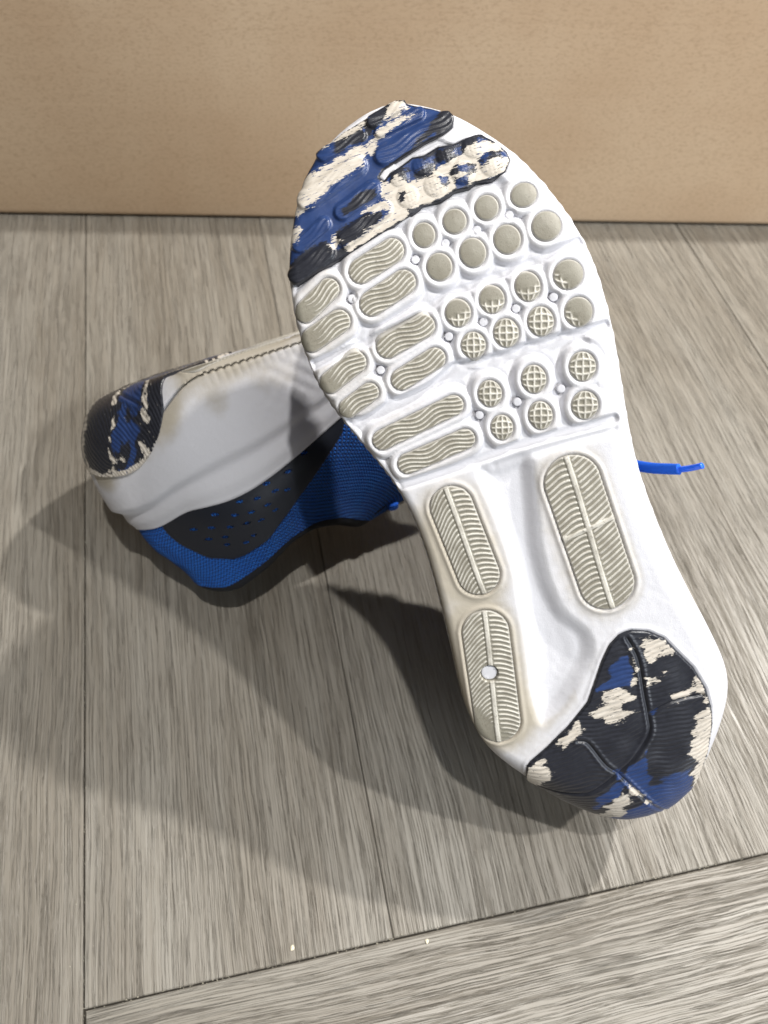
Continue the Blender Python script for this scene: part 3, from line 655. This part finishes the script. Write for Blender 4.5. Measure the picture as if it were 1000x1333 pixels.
def lace_row(u):
    pts = [(u+2*math.sin(v/9), v, vamp(u, v)+1.5) for v in np.linspace(-13, 19, 15)]
    return strip_mesh('lace_row', pts, 3.2, 1.1, LACE)
LACE_ROWS = [lace_row(u) for u in (150, 162, 174, 186, 198)]
TONGUE_PULL = strip_mesh('tongue', [(x, 3, 100+x*.14+z) for x, z in ((166,-20),(156,-16),(146,-12),(138,-8),(132,-5),(129,-4))], [10,13,15,15,13,9], 2.2, LINING, n=20)

def lace_loop(path): return strip_mesh('lace_end', spline(path, 8, False), 2.1, 1.3, LACE)

def build_shoe(name, label, rear):
    root = bpy.data.objects.new(name, None); COL.objects.link(root); root.empty_display_size = .02
    root['label'] = label; root['category'] = 'shoe'; root['group'] = 'running shoes of one pair'
    mid = link('midsole', MIDSOLE, FOAM, root)
    for me in PIN_MESHES: link('moulding_nub', me, FOAM, mid)
    for me in PAD_MESHES: link('tread_pad', me, PAD, root)
    link('heel_outsole', HEEL_REAR if rear else HEEL_FRONT, None, root)
    link('toe_outsole', TOE_MESH, None, root)
    up = link('upper', UPPER, None, root)
    for c in COUNTERS: link('heel_counter', c, None, root)
    link('collar_lining', COLLAR, None, root); link('tongue', TONGUE_PULL, None, root)
    lc = link('shoelace', LACE_ROWS[0], None, root)
    for m in LACE_ROWS[1:]: link('lace_row', m, None, lc)
    return root, lc
FRONT, front_lace = build_shoe('running_shoe', 'running shoe propped up with its whole white tread sole facing the viewer', False)
A = Matrix(FRONT_AXES).to_4x4(); FRONT.matrix_world = Matrix.Translation(FRONT_ORIGIN) @ A
# loose lace end that sticks out past the outer edge of the sole
LACE_END = [(142, 25, 104), (138, 40, 97), (133, 54, 84), (130, 65, 68), (129.3, 72, 58), (129.2, 75, 53.6)]
m = strip_mesh('lace_end', spline(LACE_END, 8, False), 2.7, 1.7, LACE); le = link('lace_end', m, None, front_lace)
m = strip_mesh('aglet', spline([(129.2, 74.4, 54.5), (129.2, 75.8, 52.3), (129.9, 79, 47.6), (130.8, 81.6, 43.6), (131.0, 82.2, 42.6)], 6, False), [2.5, 2.4, 2.2, 1.9]+[1.5]*21, [1.7, 1.6, 1.5, 1.3]+[1.1]*21, AGLET, n=14); link('aglet', m, None, front_lace)

REAR, rear_lace = build_shoe('running_shoe', 'running shoe lying on its side with blue knit heel and white foam midsole uppermost', True)
REAR_POS = (-.13, .25, .06); REAR_ROT = None
REAR_MATRIX = Matrix([[0.88272, -0.25615, 0.28414, -0.15958], [0.36195, 0.68708, -0.62649, 0.29655], [0.03285, -0.68704, -0.73246, 0.10726], [0, 0, 0, 1]])   # mirrored: the other shoe of the pair
REAR.matrix_world = REAR_MATRIX

# ------------------------------------------------------------------ floor of wood-look planks
def wood_material():
    t = NT('grey_oak_plank', .45, .5); o = t.obj()
    rnd = t.n('ShaderNodeObjectInfo').outputs['Random']
    cmb = t.n('ShaderNodeCombineXYZ'); 
    for i in range(3): t.put(cmb.inputs[i], t.math('MULTIPLY', rnd, (3.7, 9.1, 5.3)[i]))
    va = t.n('ShaderNodeVectorMath', operation='ADD'); t.put(va.inputs[0], o); t.put(va.inputs[1], cmb.outputs[0]); p = va.outputs[0]
    # x runs along the plank, y across
    wob = t.noise(t.mapping(p, scale=(7, 14, 1)), 1, 3, .5)
    cw = t.n('ShaderNodeCombineXYZ'); t.put(cw.inputs[1], t.math('MULTIPLY', wob, .010)); vb = t.n('ShaderNodeVectorMath', operation='ADD'); t.put(vb.inputs[0], p); t.put(vb.inputs[1], cw.outputs[0]); p2 = vb.outputs[0]
    streak = t.noise(t.mapping(p2, scale=(4, 430, 1)), 1, 6, .68)
    line = t.noise(t.mapping(p2, scale=(13, 1100, 1)), 1, 3, .6)
    fine = t.noise(t.mapping(p2, scale=(26, 2400, 1)), 1, 2, .6)
    broad = t.noise(t.mapping(p2, scale=(2.6, 22, 1)), 1, 4, .6)
    blot = t.noise(t.mapping(p, scale=(16, 34, 1)), 1, 5, .62)
    mark = t.noise(t.mapping(p2, scale=(34, 260, 1)), 1, 4, .6)
    cr_n = t.noise(t.mapping(p2, scale=(5, 420, 1)), 1, 4, .62)
    crack = t.rng(t.math('ABSOLUTE', t.math('SUBTRACT', cr_n, .5)), .003, .018)        # thin dark pores along the grain
    cr2 = t.noise(t.mapping(p2, loc=(3, 7, 0), scale=(13, 800, 1)), 1, 3, .6)
    crack2 = t.rng(t.math('ABSOLUTE', t.math('SUBTRACT', cr2, .5)), .0, .045)
    c = t.mix(t.rng(broad, .3, .72), (.248,.224,.186), (.372,.352,.310))
    c = t.mix(t.math('MULTIPLY', t.rng(streak, .34, .72), .26), t.mix(.35, c, (.19,.162,.125)), t.mix(.30, c, (.54,.52,.47)))
    c = t.mix(t.math('MULTIPLY', t.rng(blot, .48, .74), .34), c, (.185,.158,.122))
    c = t.mix(t.math('MULTIPLY', t.rng(line, .42, .28), .15), c, (.12,.10,.08))
    c = t.mix(t.math('MULTIPLY', t.math('SUBTRACT', 1, crack), .42), c, (.095,.08,.062))
    c = t.mix(t.math('MULTIPLY', t.math('SUBTRACT', 1, crack2), .12), c, (.12,.10,.08))
    c = t.mix(t.math('MULTIPLY', t.rng(fine, .5, .8), .25), c, (.58,.56,.51))
    c = t.mix(t.math('MULTIPLY', t.rng(mark, .66, .78), .35), c, (.10,.08,.06))
    h = t.math('ADD', t.math('MULTIPLY', crack, 1.2), t.math('ADD', t.math('MULTIPLY', crack2, .6), t.math('ADD', t.math('MULTIPLY', fine, .25), t.math('MULTIPLY', blot, .5))))
    return t.out(c, t.bump(h, .75, .0005), t.rng(streak, .3, .7, .44, .32))
WOOD = wood_material()
ang = math.atan2(1892.5, -385)       # direction the long planks run
FL = bpy.data.objects.new('floor', None)
def slab(name, x0, x1, y0, y1, z0, z1, bev, mat, parent, **kw):
    """rectangular board with eased edges; built about its own centre"""
    cx, cy = (x0+x1)/2, (y0+y1)/2; hx, hy = (x1-x0)/2, (y1-y0)/2
    V = [(-hx,-hy,z0),(hx,-hy,z0),(hx,hy,z0),(-hx,hy,z0),(-hx,-hy,z1-bev),(hx,-hy,z1-bev),(hx,hy,z1-bev),(-hx,hy,z1-bev)]
    b = bev; V += [(-hx+b,-hy+b,z1),(hx-b,-hy+b,z1),(hx-b,hy-b,z1),(-hx+b,hy-b,z1)]
    F = [(0,3,2,1)]
    for a in (0, 4): F += [(a+i, a+(i+1)%4, a+4+(i+1)%4, a+4+i) for i in range(4)]
    F.append((8,9,10,11)); me = bpy.data.meshes.new(name); me.from_pydata(V, [], F); me.materials.append(mat)
    o = link(name, me, None, parent, **kw); o.location = (cx, cy, 0); return o
GROUT = plain_material('dark_joint', (.035,.03,.024), .9, 900, .6)
def dark_slab():
    me = bpy.data.meshes.new('floor'); s = 1.6
    me.from_pydata([(-s,-s,-.0022),(s,-s,-.0022),(s,s,-.0022),(-s,s,-.0022),(-s,-s,-.012),(s,-s,-.012),(s,s,-.012),(-s,s,-.012)], [], [(0,1,2,3),(7,6,5,4),(0,4,5,1),(1,5,6,2),(2,6,7,3),(3,7,4,0)])
    me.materials.append(GROUT); return link('floor', me, None, None, kind='structure')
FL = dark_slab(); FL.rotation_euler = (0, 0, ang)
# floor space: x = along the planks (q), y = -(across) so that y grows to the left
def plank(q0, q1, p0, p1, turn=False, gap=.0007, gl=.0):
    if not turn:
        o = slab('plank', q0+gap, q1-gap, -p1+gap, -p0-gap, -.008, 0, .0005, WOOD, FL)
    else:
        w = q1-q0; l = p1-p0
        o = slab('plank', -l/2+gap, l/2-gap, -w/2+gap, w/2-gap, -.008, 0, .0005, WOOD, FL)
        o.location = ((q0+q1)/2, -(p0+p1)/2, 0); o.rotation_euler = (0, 0, math.pi/2)
    return o
QS = .0430
W_ = .1475
ps = [-.4285, -.281, -.1335]
for a, b in zip(ps[:-1], ps[1:]): plank(-1.1, 1.3, a, b)
for a, b in ((-.1335, .0134), (.0134, .364), (.364, .5115), (.5115, .659)):
    plank(QS, 1.3, a, b, gap=.0002 if a < .3 and b < .5 else .0005)
for k in range(4): plank(QS-W_*(k+1), QS-W_*k, -.1335, .90, True)

# ------------------------------------------------------------------ cardboard box behind the shoes
def cardboard():
    t = NT('brown_cardboard', .8, .25); o = t.obj()
    fib = t.noise(t.mapping(o, scale=(330, 330, 700)), 1, 4, .7); big = t.noise(o, 9, 4, .55); fine = t.noise(o, 1500, 2)
    fl = t.noise(t.mapping(o, scale=(2.5, 2.5, 230)), 1, 2)
    c = t.mix(t.rng(big, .3, .7), (.56,.405,.265), (.62,.47,.32))
    c = t.mix(t.math('MULTIPLY', t.rng(fib, .46, .68), .5), c, (.37,.25,.155))
    c = t.mix(t.math('MULTIPLY', t.rng(fine, .3, .7), .12), c, (.62,.47,.32))
    return t.out(c, t.bump(t.math('ADD', t.math('MULTIPLY', fib, .5), t.math('MULTIPLY', fl, .8)), .25, .0008))
CARD = cardboard()
BXR = bpy.data.objects.new('cardboard_box', None); COL.objects.link(BXR)
BXR['label'] = 'large plain brown cardboard box standing on the floor behind the shoes'; BXR['category'] = 'box'
BXR.location = (0, .5947, 0); BXR.rotation_euler = (0, 0, math.radians(-1.36))
BW, BD_, BH, TH = .52, .42, .205, .005
def board(name, corners_fn, nx, ny, mat, parent=BXR):
    """gently bowed sheet of board with real thickness"""
    V, F = [], []
    for side in (0, 1):
        for j in range(ny+1):
            for i in range(nx+1): V.append(corners_fn(i/nx, j/ny, side))
    n = (nx+1)*(ny+1)
    for j in range(ny):
        for i in range(nx):
            a = j*(nx+1)+i; F += [(a, a+1, a+nx+2, a+nx+1), (n+a+nx+1, n+a+nx+2, n+a+1, n+a)]
    ring = [i for i in range(nx+1)]+[j*(nx+1)+nx for j in range(1, ny+1)]+[ny*(nx+1)+i for i in range(nx-1, -1, -1)]+[j*(nx+1) for j in range(ny-1, 0, -1)]
    for a, b in zip(ring, ring[1:]+ring[:1]): F.append((b, a, n+a, n+b))
    me = bpy.data.meshes.new(name); me.from_pydata(V, [], F); me.materials.append(mat)
    for p in me.polygons: p.use_smooth = True
    return link(name, me, None, parent)
def front_pt(s, t, side):
    x = -BW+2*BW*s; z = .0015+(BH-.0015)*t; bow = -.003*math.sin(math.pi*s)*math.sin(math.pi*t)
    r = .004; lip = r*(1-math.sqrt(max(0, 1-(1-min(1, (z-.0015)/r))**2)))
    return (x, bow+lip+TH*side*.8, z)
board('front_panel', front_pt, 60, 160, CARD)
board('back_panel', lambda s, t, k: (BW-2*BW*s, BD_-TH*k, .0015+BH*t*.996), 10, 10, CARD)
for sgn in (-1, 1): board('side_panel', lambda s, t, k: (sgn*(BW-TH*k), TH*1.2+(BD_-TH*2.4)*(s if sgn > 0 else 1-s), .0015+BH*t*.996), 10, 10, CARD)
board('bottom_panel', lambda s, t, k: (-BW+.008+(2*BW-.016)*s, .008+(BD_-.016)*t, .0025+TH*(1-k)), 6, 6, CARD)
for k_ in (0, 1): board('top_flap', lambda s, t, k: (-BW+2*BW*s, (.001+(BD_/2-.002)*t) if k_ == 0 else (BD_/2+.001+(BD_/2-.002)*t), BH+.001+TH*(1-k)), 8, 8, CARD)

# crumbs caught in the joint
CR = plain_material('pale_crumb', (.65,.6,.45), .6, 500, .2)
def crumb(x, y, r):
    import bmesh
    bm = bmesh.new(); bmesh.ops.create_icosphere(bm, subdivisions=2, radius=r)
    for v in bm.verts: v.co *= 1+.25*math.sin(v.co.x*9000+v.co.y*7000)
    me = bpy.data.meshes.new('crumb'); bm.to_mesh(me); bm.free(); me.materials.append(CR)
    o = link('crumb', me, None, None); o.location = (x, y, r*.6); o.scale = (1, 1.3, .6); return o

for x_, y_, r_, l_ in ((-.0441, .0409, .00095, 'tiny pale crumb lying alone on the long plank near the lower joint'), (.0208, .0437, .0008, 'tiny cream crumb caught on the edge of the cross plank joint')):
    o = crumb(x_, y_, r_); o['label'] = l_; o['category'] = 'crumb'

def joint_grit():
    """pale and dark dust caught along the joints"""
    rnd = random.Random(8); V, F = [], []; R = Matrix.Rotation(ang, 3, 'Z')
    for k in range(520):
        if k % 2: q = rnd.uniform(.0, .55); p = -.1335+rnd.gauss(0, .0005)
        else: p = rnd.uniform(-.13, .3); q = QS+rnd.gauss(-.0002, .0006)
        if rnd.random() < .12: q += rnd.gauss(0, .01); p += rnd.gauss(0, .01)
        c = R @ Vector((q, -p, .00012 if rnd.random() < .4 else -.0004)); r = rnd.uniform(.00012, .00034)
        n = len(V)
        for d in ((1,0,0),(-1,0,0),(0,1,0),(0,-1,0),(0,0,.7),(0,0,-.5)): V.append(c+Vector(d)*r*rnd.uniform(.6, 1.5))
        F += [(n+a, n+b, n+4) for a, b in ((0,2),(2,1),(1,3),(3,0))]+[(n+b, n+a, n+5) for a, b in ((0,2),(2,1),(1,3),(3,0))]
    me = bpy.data.meshes.new('joint_grit'); me.from_pydata([tuple(v) for v in V], [], F)
    me.materials.append(plain_material('pale_grit', (.30,.27,.21), .8, 700, .2, .3, (.6,.56,.45)))
    o = link('joint_grit', me, None, None, kind='stuff', label='pale grit and dust caught along the joints of the floor planks', category='dust')
joint_grit()
